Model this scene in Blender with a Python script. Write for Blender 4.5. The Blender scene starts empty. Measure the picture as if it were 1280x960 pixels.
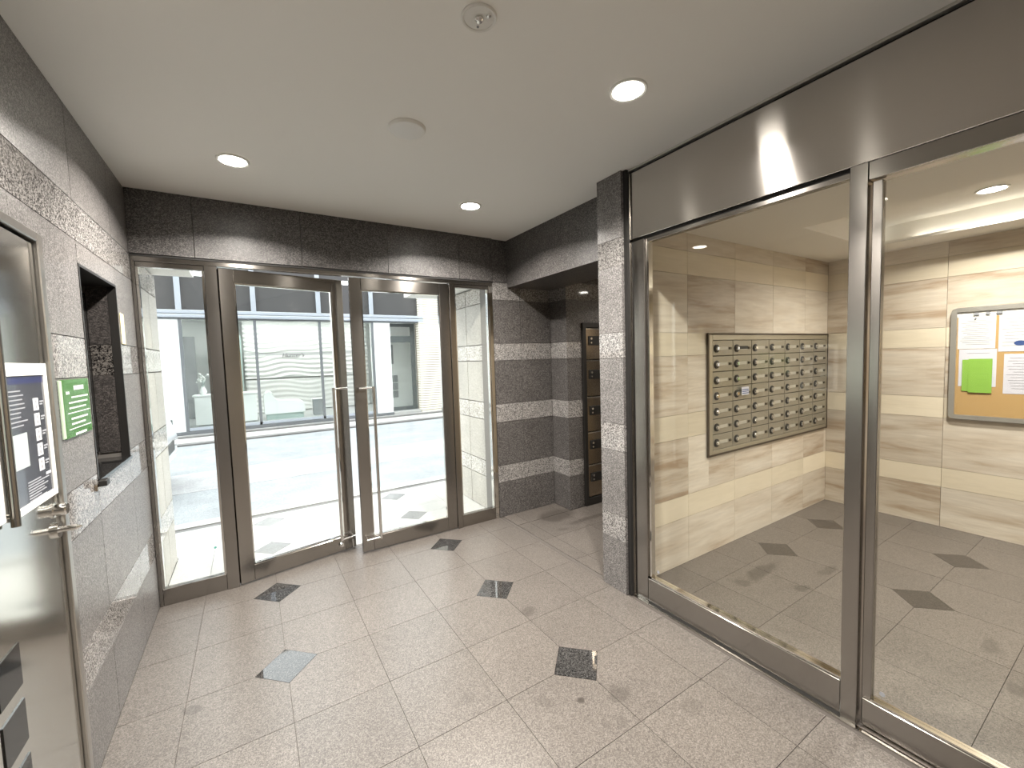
import bpy, bmesh, math, random
from mathutils import Vector, Matrix
random.seed(7)
S = bpy.context.scene
COL = S.collection
W, Hh = 1280, 960

# ---------------------------------------------------------------- camera
cam_d = bpy.data.cameras.new('camera')
cam = bpy.data.objects.new('camera', cam_d)
COL.objects.link(cam)
cam_d.sensor_fit = 'HORIZONTAL'
cam_d.sensor_width = 36.0
cam_d.lens = 36.0 * 524.0 / 1280.0
cam_d.clip_start = 0.02
R = Matrix(((0.8471, 0.0600, -0.5280), (-0.5305, 0.0370, -0.8469), (-0.0313, 0.9975, 0.0632)))
q = R.to_quaternion()
cam.rotation_mode = 'QUATERNION'
cam.rotation_quaternion = q
cam.location = (0, 0, 1.5)
S.camera = cam

# ---------------------------------------------------------------- sky, exposure
world = bpy.data.worlds.new('overcast_sky')
S.world = world
world.use_nodes = True
bg = world.node_tree.nodes['Background']
bg.inputs['Color'].default_value = (0.93, 0.97, 1.0, 1)
bg.inputs['Strength'].default_value = 5.4
S.view_settings.view_transform = 'Standard'
S.view_settings.look = 'None'
S.view_settings.exposure = 0.22
S.view_settings.gamma = 1.0
S.view_settings.use_curve_mapping = False
S.cycles.use_denoising = True
S.cycles.max_bounces = 10
S.cycles.diffuse_bounces = 6
S.cycles.glossy_bounces = 5
S.cycles.transparent_max_bounces = 16
S.cycles.sample_clamp_indirect = 6.0
S.cycles.caustics_reflective = False
S.cycles.caustics_refractive = False

LAMP_W = 47.0          # each ceiling downlight
LAMP_COL = (1.0, 0.94, 0.865)

def lamp(name, loc, size, watts, col=LAMP_COL, parent=None, size_y=None, rot=None):
    d = bpy.data.lights.new(name, 'AREA')
    d.shape = 'DISK' if size_y is None else 'RECTANGLE'
    d.size = size
    if size_y: d.size_y = size_y
    d.energy = watts; d.color = col
    if size_y is None: d.spread = math.radians(146)
    o = bpy.data.objects.new(name, d); COL.objects.link(o)
    if parent:
        o.parent = parent
        o.location = Vector(loc) - OFF[parent.name]
    else:
        o.location = loc
    if rot: o.rotation_euler = rot
    return o

# ---------------------------------------------------------------- materials
def newmat(name):
    m = bpy.data.materials.new(name); m.use_nodes = True
    nt = m.node_tree
    return m, nt, nt.nodes['Principled BSDF']
def flat(name, c, rough=0.5, metal=0.0, emit=None, es=1.0, spec=None, coat=0):
    m, nt, p = newmat(name)
    p.inputs['Base Color'].default_value = (*c, 1)
    p.inputs['Roughness'].default_value = rough
    p.inputs['Metallic'].default_value = metal
    if spec is not None: p.inputs['Specular IOR Level'].default_value = spec
    if coat: p.inputs['Coat Weight'].default_value = coat
    if emit:
        p.inputs['Emission Color'].default_value = (*emit, 1)
        p.inputs['Emission Strength'].default_value = es
    return m
def N(nt, t, **kw):
    n = nt.nodes.new(t)
    for k, v in kw.items():
        if hasattr(n, k): setattr(n, k, v)
        else: n.inputs[k].default_value = v
    return n
def ramp(nt, stops):
    r = nt.nodes.new('ShaderNodeValToRGB')
    e = r.color_ramp.elements
    e[0].position, e[0].color = stops[0][0], (*stops[0][1], 1)
    e[1].position, e[1].color = stops[1][0], (*stops[1][1], 1)
    for s in stops[2:]:
        x = e.new(s[0]); x.color = (*s[1], 1)
    return r
def mixc(nt, a, b, fac, mode='MIX'):
    m = nt.nodes.new('ShaderNodeMix'); m.data_type = 'RGBA'; m.blend_type = mode
    for sock, v in ((m.inputs[0], fac), (m.inputs[6], a), (m.inputs[7], b)):
        if hasattr(v, 'links'): nt.links.new(v, sock)
        elif isinstance(v, (int, float)): sock.default_value = v
        else: sock.default_value = (*v, 1)
    return m.outputs[2]
def granite(name, dark, mid, light, scale, rough, rough2=None, bump=0.0, blotch=0.12, lp=0.62, dp=0.38, spec=0.5):
    """crystalline speckle: two voronoi layers over a soft cloud"""
    m, nt, p = newmat(name); L = nt.links.new
    tc = N(nt, 'ShaderNodeTexCoord')
    v = N(nt, 'ShaderNodeTexVoronoi', Scale=scale); L(tc.outputs['Object'], v.inputs['Vector'])
    v2 = N(nt, 'ShaderNodeTexVoronoi', Scale=scale * 2.3); L(tc.outputs['Object'], v2.inputs['Vector'])
    sp = N(nt, 'ShaderNodeSeparateColor'); L(v.outputs['Color'], sp.inputs[0])
    sp2 = N(nt, 'ShaderNodeSeparateColor'); L(v2.outputs['Color'], sp2.inputs[0])
    ad = N(nt, 'ShaderNodeMath', operation='ADD'); L(sp.outputs[0], ad.inputs[0]); L(sp2.outputs[1], ad.inputs[1])
    hf = N(nt, 'ShaderNodeMath', operation='MULTIPLY'); hf.inputs[1].default_value = 0.5; L(ad.outputs[0], hf.inputs[0])
    r = ramp(nt, [(max(dp - .13, 0), dark), (dp, mid), (lp, mid), (min(lp + .15, 1), light)]); L(hf.outputs[0], r.inputs[0])
    n = N(nt, 'ShaderNodeTexNoise', Scale=2.2, Detail=3.0); L(tc.outputs['Object'], n.inputs['Vector'])
    mr = N(nt, 'ShaderNodeMapRange'); L(n.outputs[0], mr.inputs[0])
    mr.inputs[1].default_value = .3; mr.inputs[2].default_value = .7
    mr.inputs[3].default_value = 1 - blotch; mr.inputs[4].default_value = 1 + blotch
    oi = N(nt, 'ShaderNodeObjectInfo')
    mr2 = N(nt, 'ShaderNodeMapRange'); L(oi.outputs['Random'], mr2.inputs[0])
    mr2.inputs[3].default_value = .94; mr2.inputs[4].default_value = 1.05
    mm = N(nt, 'ShaderNodeMath', operation='MULTIPLY'); L(mr.outputs[0], mm.inputs[0]); L(mr2.outputs[0], mm.inputs[1])
    vm = N(nt, 'ShaderNodeVectorMath', operation='SCALE'); L(r.outputs[0], vm.inputs[0]); L(mm.outputs[0], vm.inputs['Scale'])
    L(vm.outputs[0], p.inputs['Base Color'])
    p.inputs['Roughness'].default_value = rough
    p.inputs['Specular IOR Level'].default_value = spec
    if bump:
        b = N(nt, 'ShaderNodeBump', Strength=bump, Distance=0.002); L(hf.outputs[0], b.inputs['Height']); L(b.outputs[0], p.inputs['Normal'])
    return m, nt, p, vm

granite_wall = granite('honed_granite', (.042, .039, .038), (.140, .132, .127), (.31, .295, .285), 210, .33, bump=.25, blotch=.10, lp=.60, dp=.40)[0]
granite_back = granite('shaded_honed_granite', (.020, .018, .018), (.070, .065, .063), (.20, .188, .18), 190, .33, bump=.3, blotch=.08, lp=.60, dp=.42)[0]  # same granite, darkened in colour for the shaded walls facing the camera
granite_band = granite('polished_granite', (.07, .066, .064), (.18, .172, .166), (.37, .355, .34), 165, .07, blotch=.05, lp=.52, dp=.46)[0]
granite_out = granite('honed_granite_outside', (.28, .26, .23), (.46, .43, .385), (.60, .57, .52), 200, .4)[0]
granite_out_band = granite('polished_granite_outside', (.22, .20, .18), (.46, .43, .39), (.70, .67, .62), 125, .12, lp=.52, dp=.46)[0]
floor_m, fnt, fp, fcol = granite('floor_granite', (.047, .041, .036), (.100, .088, .078), (.168, .152, .137), 230, .33, blotch=.05, lp=.6, dp=.36)
# grey scuffs with a shape of their own on the floor granite
def add_stains(nt, p, colsock, spots):
    L = nt.links.new
    tc = N(nt, 'ShaderNodeTexCoord')
    nz = N(nt, 'ShaderNodeTexNoise', Scale=9.0, Detail=3.0); L(tc.outputs['Object'], nz.inputs['Vector'])
    off = N(nt, 'ShaderNodeVectorMath', operation='MULTIPLY_ADD'); L(nz.outputs['Color'], off.inputs[0])
    off.inputs[1].default_value = (.09, .09, 0); L(tc.outputs['Object'], off.inputs[2])
    tot = None
    for (x, y, rx, ry, a) in spots:
        s = N(nt, 'ShaderNodeVectorMath', operation='SUBTRACT'); L(off.outputs[0], s.inputs[0]); s.inputs[1].default_value = (x + .045, y + .045, 0)
        d = N(nt, 'ShaderNodeVectorMath', operation='MULTIPLY'); L(s.outputs[0], d.inputs[0]); d.inputs[1].default_value = (1 / rx, 1 / ry, 0)
        ln = N(nt, 'ShaderNodeVectorMath', operation='LENGTH'); L(d.outputs[0], ln.inputs[0])
        mr = N(nt, 'ShaderNodeMapRange'); L(ln.outputs['Value'], mr.inputs[0])
        mr.inputs[1].default_value = .75; mr.inputs[2].default_value = 1.15; mr.inputs[3].default_value = a; mr.inputs[4].default_value = 0
        if tot is None: tot = mr.outputs[0]
        else:
            mx = N(nt, 'ShaderNodeMath', operation='MAXIMUM'); L(tot, mx.inputs[0]); L(mr.outputs[0], mx.inputs[1]); tot = mx.outputs[0]
    mul = mixc(nt, colsock, (.030, .025, .021), tot)
    L(mul, p.inputs['Base Color'])
SPOTS = [(1.31, 2.0, .05, .035, .42), (1.30, 1.28, .05, .05, .40), (1.13, 1.33, .014, .014, .85), (1.00, 1.42, .035, .035, .25),
         (.73, 1.62, .04, .03, .25), (-.30, 2.25, .03, .03, .42), (2.37, 3.08, .20, .13, .55), (2.62, 2.85, .30, .03, .42), (2.22, 2.80, .05, .03, .4),
         (1.20, 1.17, .03, .03, .28), (2.86, 1.46, .17, .05, .50), (2.62, 1.45, .05, .04, .4), (2.85, 1.22, .06, .04, .45), (3.22, 1.22, .11, .03, .4),
         (3.02, .45, .09, .03, .35), (2.72, .32, .05, .03, .4), (.98, 1.0, .02, .02, .5), (1.50, 1.05, .05, .04, .22), (1.14, 1.2, .02, .02, .3)]
add_stains(fnt, fp, fcol.outputs[0], SPOTS)
floor_mail_m, mnt, mp, mcol = granite('mail_room_floor_granite', (.062, .053, .046), (.125, .108, .095), (.185, .163, .146), 230, .38, blotch=.05, lp=.6, dp=.36)
add_stains(mnt, mp, mcol.outputs[0], SPOTS[10:16])
porch_m = granite('porch_granite', (.34, .33, .31), (.46, .45, .43), (.55, .54, .52), 230, .4, blotch=.04)[0]
diamond_m = granite('polished_black_granite', (.010, .010, .010), (.030, .029, .028), (.075, .072, .07), 190, .03, blotch=.02, lp=.62)[0]
diamond_mail_m = granite('worn_dark_granite', (.028, .024, .021), (.052, .044, .038), (.085, .073, .065), 170, .3, blotch=.02)[0]
diamond_out_m = granite('pale_grey_granite', (.15, .15, .15), (.22, .22, .22), (.3, .3, .3), 170, .25, blotch=.02)[0]
grout = flat('dark_grout', (.10, .09, .08), .9)
grout_light = flat('grey_grout', (.076, .066, .058), .9)
grout_wall = flat('pale_joint_filler', (.22, .205, .19), .8)
grout_beige = flat('beige_joint_filler', (.42, .34, .24), .8)
mortar = flat('brown_mortar', (.34, .29, .22), .9)

def travertine(name, c1, c2, c3, band=False):
    m, nt, p = newmat(name); L = nt.links.new
    tc = N(nt, 'ShaderNodeTexCoord'); oi = N(nt, 'ShaderNodeObjectInfo')
    sc = N(nt, 'ShaderNodeVectorMath', operation='SCALE'); sc.inputs[0].default_value = (7, 3, 5); L(oi.outputs['Random'], sc.inputs['Scale'])
    ad = N(nt, 'ShaderNodeVectorMath', operation='ADD'); L(tc.outputs['Object'], ad.inputs[0]); L(sc.outputs[0], ad.inputs[1])
    mp_ = N(nt, 'ShaderNodeMapping'); mp_.inputs['Scale'].default_value = (.9, .9, 7.5); L(ad.outputs[0], mp_.inputs[0])
    n1 = N(nt, 'ShaderNodeTexNoise', Scale=1.7, Detail=6.0, Roughness=.6, Distortion=.35); L(mp_.outputs[0], n1.inputs['Vector'])
    mp2 = N(nt, 'ShaderNodeMapping'); mp2.inputs['Scale'].default_value = (2.5, 2.5, 30); L(ad.outputs[0], mp2.inputs[0])
    n2 = N(nt, 'ShaderNodeTexNoise', Scale=2.5, Detail=5.0, Roughness=.65); L(mp2.outputs[0], n2.inputs['Vector'])
    rs = N(nt, 'ShaderNodeMapRange'); L(oi.outputs['Random'], rs.inputs[0]); rs.inputs[3].default_value = -.13; rs.inputs[4].default_value = .13
    sh = N(nt, 'ShaderNodeMath', operation='ADD'); L(n1.outputs[0], sh.inputs[0]); L(rs.outputs[0], sh.inputs[1])
    r = ramp(nt, [(.28, c1), (.46, c2), (.66, c3)]); L(sh.outputs[0], r.inputs[0])
    mr = N(nt, 'ShaderNodeMapRange'); L(n2.outputs[0], mr.inputs[0])
    mr.inputs[1].default_value = .3; mr.inputs[2].default_value = .7; mr.inputs[3].default_value = .9 if not band else .97; mr.inputs[4].default_value = 1.06
    mr2 = N(nt, 'ShaderNodeMapRange'); L(oi.outputs['Random'], mr2.inputs[0]); mr2.inputs[3].default_value = .90; mr2.inputs[4].default_value = 1.06
    mm = N(nt, 'ShaderNodeMath', operation='MULTIPLY'); L(mr.outputs[0], mm.inputs[0]); L(mr2.outputs[0], mm.inputs[1])
    vm = N(nt, 'ShaderNodeVectorMath', operation='SCALE'); L(r.outputs[0], vm.inputs[0]); L(mm.outputs[0], vm.inputs['Scale'])
    L(vm.outputs[0], p.inputs['Base Color']); p.inputs['Roughness'].default_value = .38
    return m
trav = travertine('veined_beige_tile', (.42, .315, .22), (.61, .53, .43), (.70, .635, .54))
trav_band = travertine('plain_cream_tile', (.66, .58, .45), (.71, .63, .49), (.74, .66, .52), True)

def steel(name, c, rough, aniso=.0, rot=.25, wob=.0):
    m, nt, p = newmat(name); L = nt.links.new
    p.inputs['Metallic'].default_value = 1; p.inputs['Base Color'].default_value = (*c, 1)
    p.inputs['Roughness'].default_value = rough
    if aniso:
        p.inputs['Anisotropic'].default_value = aniso; p.inputs['Anisotropic Rotation'].default_value = rot
        t = N(nt, 'ShaderNodeTangent'); t.direction_type = 'RADIAL'; t.axis = 'Z'; L(t.outputs[0], p.inputs['Tangent'])
    if wob:
        tc = N(nt, 'ShaderNodeTexCoord'); n = N(nt, 'ShaderNodeTexNoise', Scale=1.6, Detail=1.0); L(tc.outputs['Object'], n.inputs['Vector'])
        b = N(nt, 'ShaderNodeBump', Strength=wob, Distance=.02); L(n.outputs[0], b.inputs['Height']); L(b.outputs[0], p.inputs['Normal'])
    return m
steel_m = steel('hairline_stainless', (.33, .31, .287), .19, .8, .25)
steel_head = steel('brushed_stainless_header', (.54, .51, .475), .19, 1.0, .25, .015)
steel_frame = steel('grey_stainless_casing', (.48, .46, .43), .3)
steel_polish = steel('polished_stainless', (.72, .70, .66), .07)
steel_leaf = steel('brushed_stainless_leaf', (.66, .65, .61), .13, .5, .25, .04)
steel_mail = flat('champagne_metal', (.36, .335, .27), .36, .6)
steel_mail_fr = flat('champagne_metal_frame', (.44, .405, .32), .32, .7)
locker_m = steel('bronze_stainless', (.42, .35, .27), .2, .7, .25)
alu = flat('silver_anodised_aluminium', (.62, .60, .56), .35, .8)
alu_blue = flat('pale_blue_grey_aluminium', (.42, .45, .50), .4, .2)
alu_grey = flat('grey_aluminium', (.17, .18, .19), .4, .2)
black_m = flat('satin_black', (.015, .014, .013), .35)
black_gloss = flat('glossy_black_glass', (.01, .01, .01), .06)
dark_gap = flat('shadow_gap_black', (.012, .011, .01), .7)
ceil_m = flat('ceiling_paint', (.90, .885, .84), .85)
ceil_mail = flat('mail_room_ceiling_paint', (.84, .815, .765), .85)
white_p = flat('white_plastic', (.78, .77, .73), .4)
paper = flat('white_paper', (.64, .65, .67), .8)
paper2 = flat('lilac_white_paper', (.62, .62, .68), .8)
ink = flat('grey_print', (.27, .28, .30), .8)
green_p = flat('lime_green_paper', (.24, .46, .06), .7)
green_ink = flat('dark_green_print', (.22, .42, .06), .8)
blue_ink = flat('navy_blue_print', (.03, .07, .22), .6)
sign_green = flat('leaf_green_acrylic', (.028, .12, .010), .06)
cork = flat('cork', (.48, .31, .125), .9)
poster_m = flat('slate_blue_print', (.045, .05, .065), .15, coat=.6)
poster_bar = flat('poster_navy', (.02, .025, .09), .15)
photo_m = flat('pale_photo_print', (.42, .47, .47), .3)
tarmac = granite('asphalt', (.22, .235, .245), (.29, .305, .315), (.35, .365, .375), 90, .8)[0]
tarmac2 = granite('sunlit_asphalt', (.28, .28, .28), (.345, .345, .35), (.42, .42, .42), 90, .8)[0]  # paler road surface: a patch of sunlight put into the colour
concrete = flat('pale_concrete', (.42, .415, .40), .85)
concrete_d = flat('grey_concrete_kerb', (.16, .155, .15), .85)
facade = flat('facade_brown_grey', (.12, .11, .10), .7)
facade2 = flat('facade_cream', (.62, .56, .46), .7)
brick_m = flat('cream_brick', (.80, .76, .66), .8)
shop_white = flat('shop_white', (.86, .87, .86), .6)
shop_grey = flat('shop_grey', (.30, .31, .32), .6)
shop_green = flat('shop_pale_green', (.42, .52, .49), .5)
wave_m = flat('white_relief_panel', (.80, .80, .78), .5)
bezel = flat('charcoal_door_frame', (.10, .115, .115), .5)
lens_on = flat('lit_diffuser', (1, 1, 1), .5, emit=(1, .95, .86), es=45)
led_strip = flat('lit_led_strip', (1, 1, 1), .5, emit=(1, .93, .82), es=4.5)
shop_light = flat('lit_shop_panel', (1, 1, 1), .5, emit=(1, 1, 1), es=16)
chrome = flat('chrome', (.8, .79, .77), .09, 1)
gold_tag = flat('cream_tag', (.78, .70, .42), .6)

def glass(name, tint, ior=1.5, rough=0.0):
    m = bpy.data.materials.new(name); m.use_nodes = True; nt = m.node_tree; L = nt.links.new
    nt.nodes.remove(nt.nodes['Principled BSDF']); out = nt.nodes['Material Output']
    t = N(nt, 'ShaderNodeBsdfTransparent'); t.inputs[0].default_value = (*tint, 1)
    g = N(nt, 'ShaderNodeBsdfGlossy'); g.inputs['Roughness'].default_value = rough
    f = N(nt, 'ShaderNodeFresnel'); geo = N(nt, 'ShaderNodeNewGeometry')
    mr = N(nt, 'ShaderNodeMapRange'); L(geo.outputs['Backfacing'], mr.inputs[0]); mr.inputs[3].default_value = ior; mr.inputs[4].default_value = 1 / ior
    L(mr.outputs[0], f.inputs['IOR'])
    mx = N(nt, 'ShaderNodeMixShader'); L(f.outputs[0], mx.inputs[0]); L(t.outputs[0], mx.inputs[1]); L(g.outputs[0], mx.inputs[2])
    L(mx.outputs[0], out.inputs[0])
    return m
glass_m = glass('clear_glass', (.965, .98, .97), 1.42)
glass_mail = glass('pale_green_glass', (.97, .98, .965), 1.36)
spandrel = flat('dark_grey_spandrel_glass', (.085, .083, .083), .12)

# ---------------------------------------------------------------- builders
OFF = {}
def link(o, parent=None, off=None):
    COL.objects.link(o)
    if parent is not None: o.parent = parent
    return o
def thing(name, label, cat, loc=(0, 0, 0), group=None, kind=None):
    o = bpy.data.objects.new(name, None); COL.objects.link(o); o.location = loc
    o.empty_display_size = .05
    o['label'] = label
    if cat: o['category'] = cat
    if group: o['group'] = group
    if kind: o['kind'] = kind
    OFF[o.name] = Vector(loc)
    return o
def tag(o, label=None, cat=None, group=None, kind=None):
    if label: o['label'] = label
    if cat: o['category'] = cat
    if group: o['group'] = group
    if kind: o['kind'] = kind
    return o
def finish(name, bm, mat, parent=None, smooth=False, base=None):
    """link a bmesh given in world coordinates as one object under parent"""
    if parent is not None: off = OFF[parent.name]
    elif base is not None: off = Vector(base)
    else: off = Vector((0, 0, 0))
    bmesh.ops.recalc_face_normals(bm, faces=bm.faces)
    bmesh.ops.translate(bm, verts=bm.verts, vec=-off)
    me = bpy.data.meshes.new(name); bm.to_mesh(me); bm.free()
    mats = mat if isinstance(mat, (list, tuple)) else [mat]
    for x in mats: me.materials.append(x)
    if smooth:
        for p in me.polygons: p.use_smooth = True
    o = bpy.data.objects.new(name, me); link(o, parent)
    if name in ('print_lines', 'sticker_print', 'caption', 'icon_mark'): o['kind'] = 'stuff'
    if parent is None and base is not None: o.location = off
    OFF[o.name] = off
    return o
def add_box(bm, x, y, z, bev=0.0):
    r = bmesh.ops.create_cube(bm, size=1)
    vs = r['verts']
    bmesh.ops.scale(bm, vec=(abs(x[1] - x[0]), abs(y[1] - y[0]), abs(z[1] - z[0])), verts=vs)
    bmesh.ops.translate(bm, vec=((x[0] + x[1]) / 2, (y[0] + y[1]) / 2, (z[0] + z[1]) / 2), verts=vs)
    if bev:
        es = {e for v in vs for e in v.link_edges}
        bmesh.ops.bevel(bm, geom=list(es), offset=bev, segments=1, affect='EDGES')
def box(name, x, y, z, mat, parent=None, bev=0.0, base=None):
    bm = bmesh.new(); add_box(bm, x, y, z, bev)
    return finish(name, bm, mat, parent, base=base)
def boxes(name, lst, mat, parent=None, bev=0.0, base=None):
    bm = bmesh.new()
    for b in lst: add_box(bm, b[0], b[1], b[2], bev)
    return finish(name, bm, mat, parent, base=base)
def add_cyl(bm, a, b, r, seg=20, r2=None):
    a, b = Vector(a), Vector(b); d = b - a
    m = Matrix.Translation((a + b) / 2) @ d.to_track_quat('Z', 'Y').to_matrix().to_4x4()
    bmesh.ops.create_cone(bm, cap_ends=True, segments=seg, radius1=r, radius2=r if r2 is None else r2, depth=d.length, matrix=m)
def shade_auto(o, ang=.6):
    me = o.data
    for p in me.polygons: p.use_smooth = True
    try: me.set_sharp_from_angle(angle=ang)
    except Exception: pass
    return o
def cyl(name, a, b, r, mat, parent=None, seg=20, r2=None, base=None):
    bm = bmesh.new(); add_cyl(bm, a, b, r, seg, r2)
    return shade_auto(finish(name, bm, mat, parent, base=base))
def lathe(name, c, prof, mat, parent=None, seg=32, axis='Z', base=None):
    """prof: list of (radius, height) about the axis through c"""
    bm = bmesh.new(); rings = []
    for (r, h) in prof:
        ring = []
        if r < 1e-5: ring = [bm.verts.new(Vector((0, 0, h)))]
        else:
            for k in range(seg):
                a = 2 * math.pi * k / seg; ring.append(bm.verts.new(Vector((r * math.cos(a), r * math.sin(a), h))))
        rings.append(ring)
    for r0, r1 in zip(rings, rings[1:]):
        if len(r0) == 1 and len(r1) == 1: continue
        for k in range(seg):
            k2 = (k + 1) % seg
            if len(r0) == 1: bm.faces.new((r0[0], r1[k], r1[k2]))
            elif len(r1) == 1: bm.faces.new((r0[k], r0[k2], r1[0]))
            else: bm.faces.new((r0[k], r0[k2], r1[k2], r1[k]))
    M = {'Z': Matrix.Identity(3), 'X': Matrix.Rotation(math.pi / 2, 3, 'Y'), 'Y': Matrix.Rotation(math.pi / 2, 3, 'X')}[axis]
    for v in bm.verts: v.co = M @ v.co + Vector(c)
    return shade_auto(finish(name, bm, mat, parent, base=base), .5)
def prism(name, poly, z0, z1, mat, parent=None, base=None):
    bm = bmesh.new()
    lo = [bm.verts.new((x, y, z0)) for x, y in poly]; hi = [bm.verts.new((x, y, z1)) for x, y in poly]
    n = len(poly)
    bm.faces.new(hi); bm.faces.new(lo[::-1])
    for i in range(n): bm.faces.new((lo[i], lo[(i + 1) % n], hi[(i + 1) % n], hi[i]))
    return finish(name, bm, mat, parent, base=base)

# ---------------------------------------------------------------- floor
JG = .0011
def floor_tiles(parent, x0, x1, y0, y1, ox, oy, ndx, ndy, mat, dmat, dia, keep=None, ztop=0.0, name='floor_tile', pitch=.4):
    """0.4 m tiles whose grid crossings (every ndx, ndy) carry a diamond inlay"""
    xs = [x0] + [ox + k * pitch for k in range(-20, 40) if x0 + .02 < ox + k * pitch < x1 - .02] + [x1]
    ys = [y0] + [oy + k * pitch for k in range(-20, 40) if y0 + .02 < oy + k * pitch < y1 - .02] + [y1]
    D = .138
    for a, b in zip(xs, xs[1:]):
        for c, d in zip(ys, ys[1:]):
            if keep and not keep((a + b) / 2, (c + d) / 2): continue
            A, B_, C_, D_ = a + JG, b - JG, c + JG, d - JG
            poly = []
            for (px, py, sx, sy) in ((A, C_, 1, 1), (B_, C_, -1, 1), (B_, D_, -1, -1), (A, D_, 1, -1)):
                gx, gy = (px - sx * JG), (py - sy * JG)
                hit = any(abs(gx - ex) < .01 and abs(gy - ey) < .01 for ex, ey in dia)
                if not hit: poly.append((px, py))
                else:
                    e = D + JG * .4
                    p1 = (gx + sx * e, py); p2 = (px, gy + sy * e)
                    poly += [p2, p1] if (sx * sy > 0) else [p1, p2]
            prism(name, poly, ztop - .012, ztop, mat, parent)
    for ex, ey in dia:
        if x0 < ex < x1 and y0 < ey < y1:
            s = D - JG
            o = prism('diamond_inlay', [(ex - s, ey), (ex, ey - s), (ex + s, ey), (ex, ey + s)], ztop - .012, ztop + .0004, dmat, parent)
            o['label'] = 'dark polished diamond inlay'

floor = thing('floor', 'speckled beige granite tile floor with dark diamond inlays', None, kind='structure')
box('floor_bed', (-.62, 5.0), (-2.6, 3.56), (-.10, -.004), grout_light, floor)
box('rear_floor', (-.568, 1.93), (-2.5, .31), (-.004, 0), floor_m, floor)
lob_dia = [(.07 + 1.2 * i, 1.52 + .8 * j) for i in range(2) for j in range(-2, 5)]
lobx = lambda x, y: not (x > 1.96 and y < 1.78) and not (x > 2.56 and y > 3.105)
floor_tiles(floor, -.568, 1.912, .32, 3.56, .07, 1.52, 3, 2, floor_m, diamond_m, lob_dia)
floor_tiles(floor, 1.95, 3.9, 1.99, 3.10, .07, 1.52, 3, 2, floor_m, diamond_m, [], None)
floor_tiles(floor, 1.95, 2.56, 3.105, 3.36, .07, 1.52, 3, 2, floor_m, diamond_m, [], None)
mail_dia = [(3.28, 1.565), (4.08, 1.565), (3.28, .765), (4.08, .765), (4.08, -.035), (3.28, -.035)]
floor_tiles(floor, 1.955, 4.745, -.435, 1.83, 3.28, 1.565, 2, 2, floor_mail_m, diamond_mail_m, mail_dia)
box('rear_floor', (1.955, 4.745), (-2.5, -.44), (-.004, 0), floor_mail_m, floor)
porch = thing('porch_floor', 'bright granite paving of the entrance porch outside the glass doors', 'paving', (0, 0, 0), kind='structure')
box('porch_bed', (-1.4, 3.2), (3.561, 4.80), (-.10, -.006), grout_light, porch)
out_dia = [(.07 + 1.2 * i, 1.52 + .8 * j) for i in range(-1, 3) for j in (3, 4)]
out_dia = [(x, y if y < 4.2 else 4.60) for x, y in out_dia]
floor_tiles(porch, -.566, 1.93, 3.56, 4.16, .07, 1.52, 3, 2, porch_m, diamond_out_m, out_dia, ztop=-.001, name='paving_tile')
floor_tiles(porch, -1.4, 3.2, 4.16, 4.80, .07, 4.60, 3, 2, porch_m, diamond_out_m, out_dia, ztop=-.001, name='paving_tile')

# ---------------------------------------------------------------- tiled walls
ZC = [(0.0, .33, 0), (.33, .49, 1), (.49, .90, 0), (.90, 1.07, 1), (1.07, 1.475, 0), (1.475, 1.632, 1), (1.632, 2.03, 0), (2.03, 2.19, 1), (2.19, 2.572, 0)]
def subtract(r, h):
    a, b, c, d = r; e, f, g, i = h
    if e >= b or f <= a or g >= d or i <= c: return [r]
    out = []
    if a < e: out.append((a, e, c, d))
    if f < b: out.append((f, b, c, d))
    l, rr = max(a, e), min(b, f)
    if c < g: out.append((l, rr, c, g))
    if i < d: out.append((l, rr, i, d))
    return [x for x in out if x[1] - x[0] > .004 and x[3] - x[2] > .004]
def tile_wall(parent, axis, pos, nrm, us, zlo, zhi, m0, m1, holes=(), th=.014, labels=('', 'polished speckled granite band'), courses=ZC, gap=.0018):
    for u0, u1 in zip(us, us[1:]):
        for (a, b, k) in courses:
            lo, hi = max(a, zlo), min(b, zhi)
            if hi - lo < .01: continue
            rs = [(u0, u1, lo, hi)]
            for h in holes: rs = [y for r in rs for y in subtract(r, h)]
            for (c, d, e, f) in rs:
                g0 = gap if abs(c - u0) < 1e-6 else 0; g1 = gap if abs(d - u1) < 1e-6 else 0
                h0 = gap if abs(e - a) < 1e-6 else 0; h1 = gap if abs(f - b) < 1e-6 else 0
                t = sorted((pos, pos - nrm * th))
                uu, zz = (c + g0, d - g1), (e + h0, f - h1)
                x, y = (t, uu) if axis == 'x' else (uu, t)
                box('band_tile' if k else 'wall_tile', x, y, zz, m1 if k else m0, parent)
G2 = (granite_wall, granite_band)
wl = thing('wall_left', 'dark speckled granite wall on the left with polished bands', None, kind='structure')
REC = (2.40, 2.97, 1.04, 1.94)
DOORH = (1.08, 2.03, -.01, 1.957)
tile_wall(wl, 'x', -.568, 1, [.69, 1.26, 1.83, 2.40, 2.97, 3.36], 0, 2.572, *G2, holes=[REC, DOORH])
# wall core around the recess and the doorway
for (y, z) in (((-2.5, 1.08), (0, 2.572)), ((1.08, 2.03), (1.957, 2.572)), ((2.03, 2.40), (0, 2.572)), ((2.40, 2.97), (0, 1.04)),
               ((2.40, 2.97), (1.94, 2.572)), ((2.97, 3.36), (0, 2.572))):
    box('wall_core', (-.80, -.580), y, z, grout_wall, wl)
tile_wall(wl, 'x', -.568, 1, [-2.5, -1.6, -.9, -.3, .12, .69], 0, 2.572, *G2)
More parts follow.
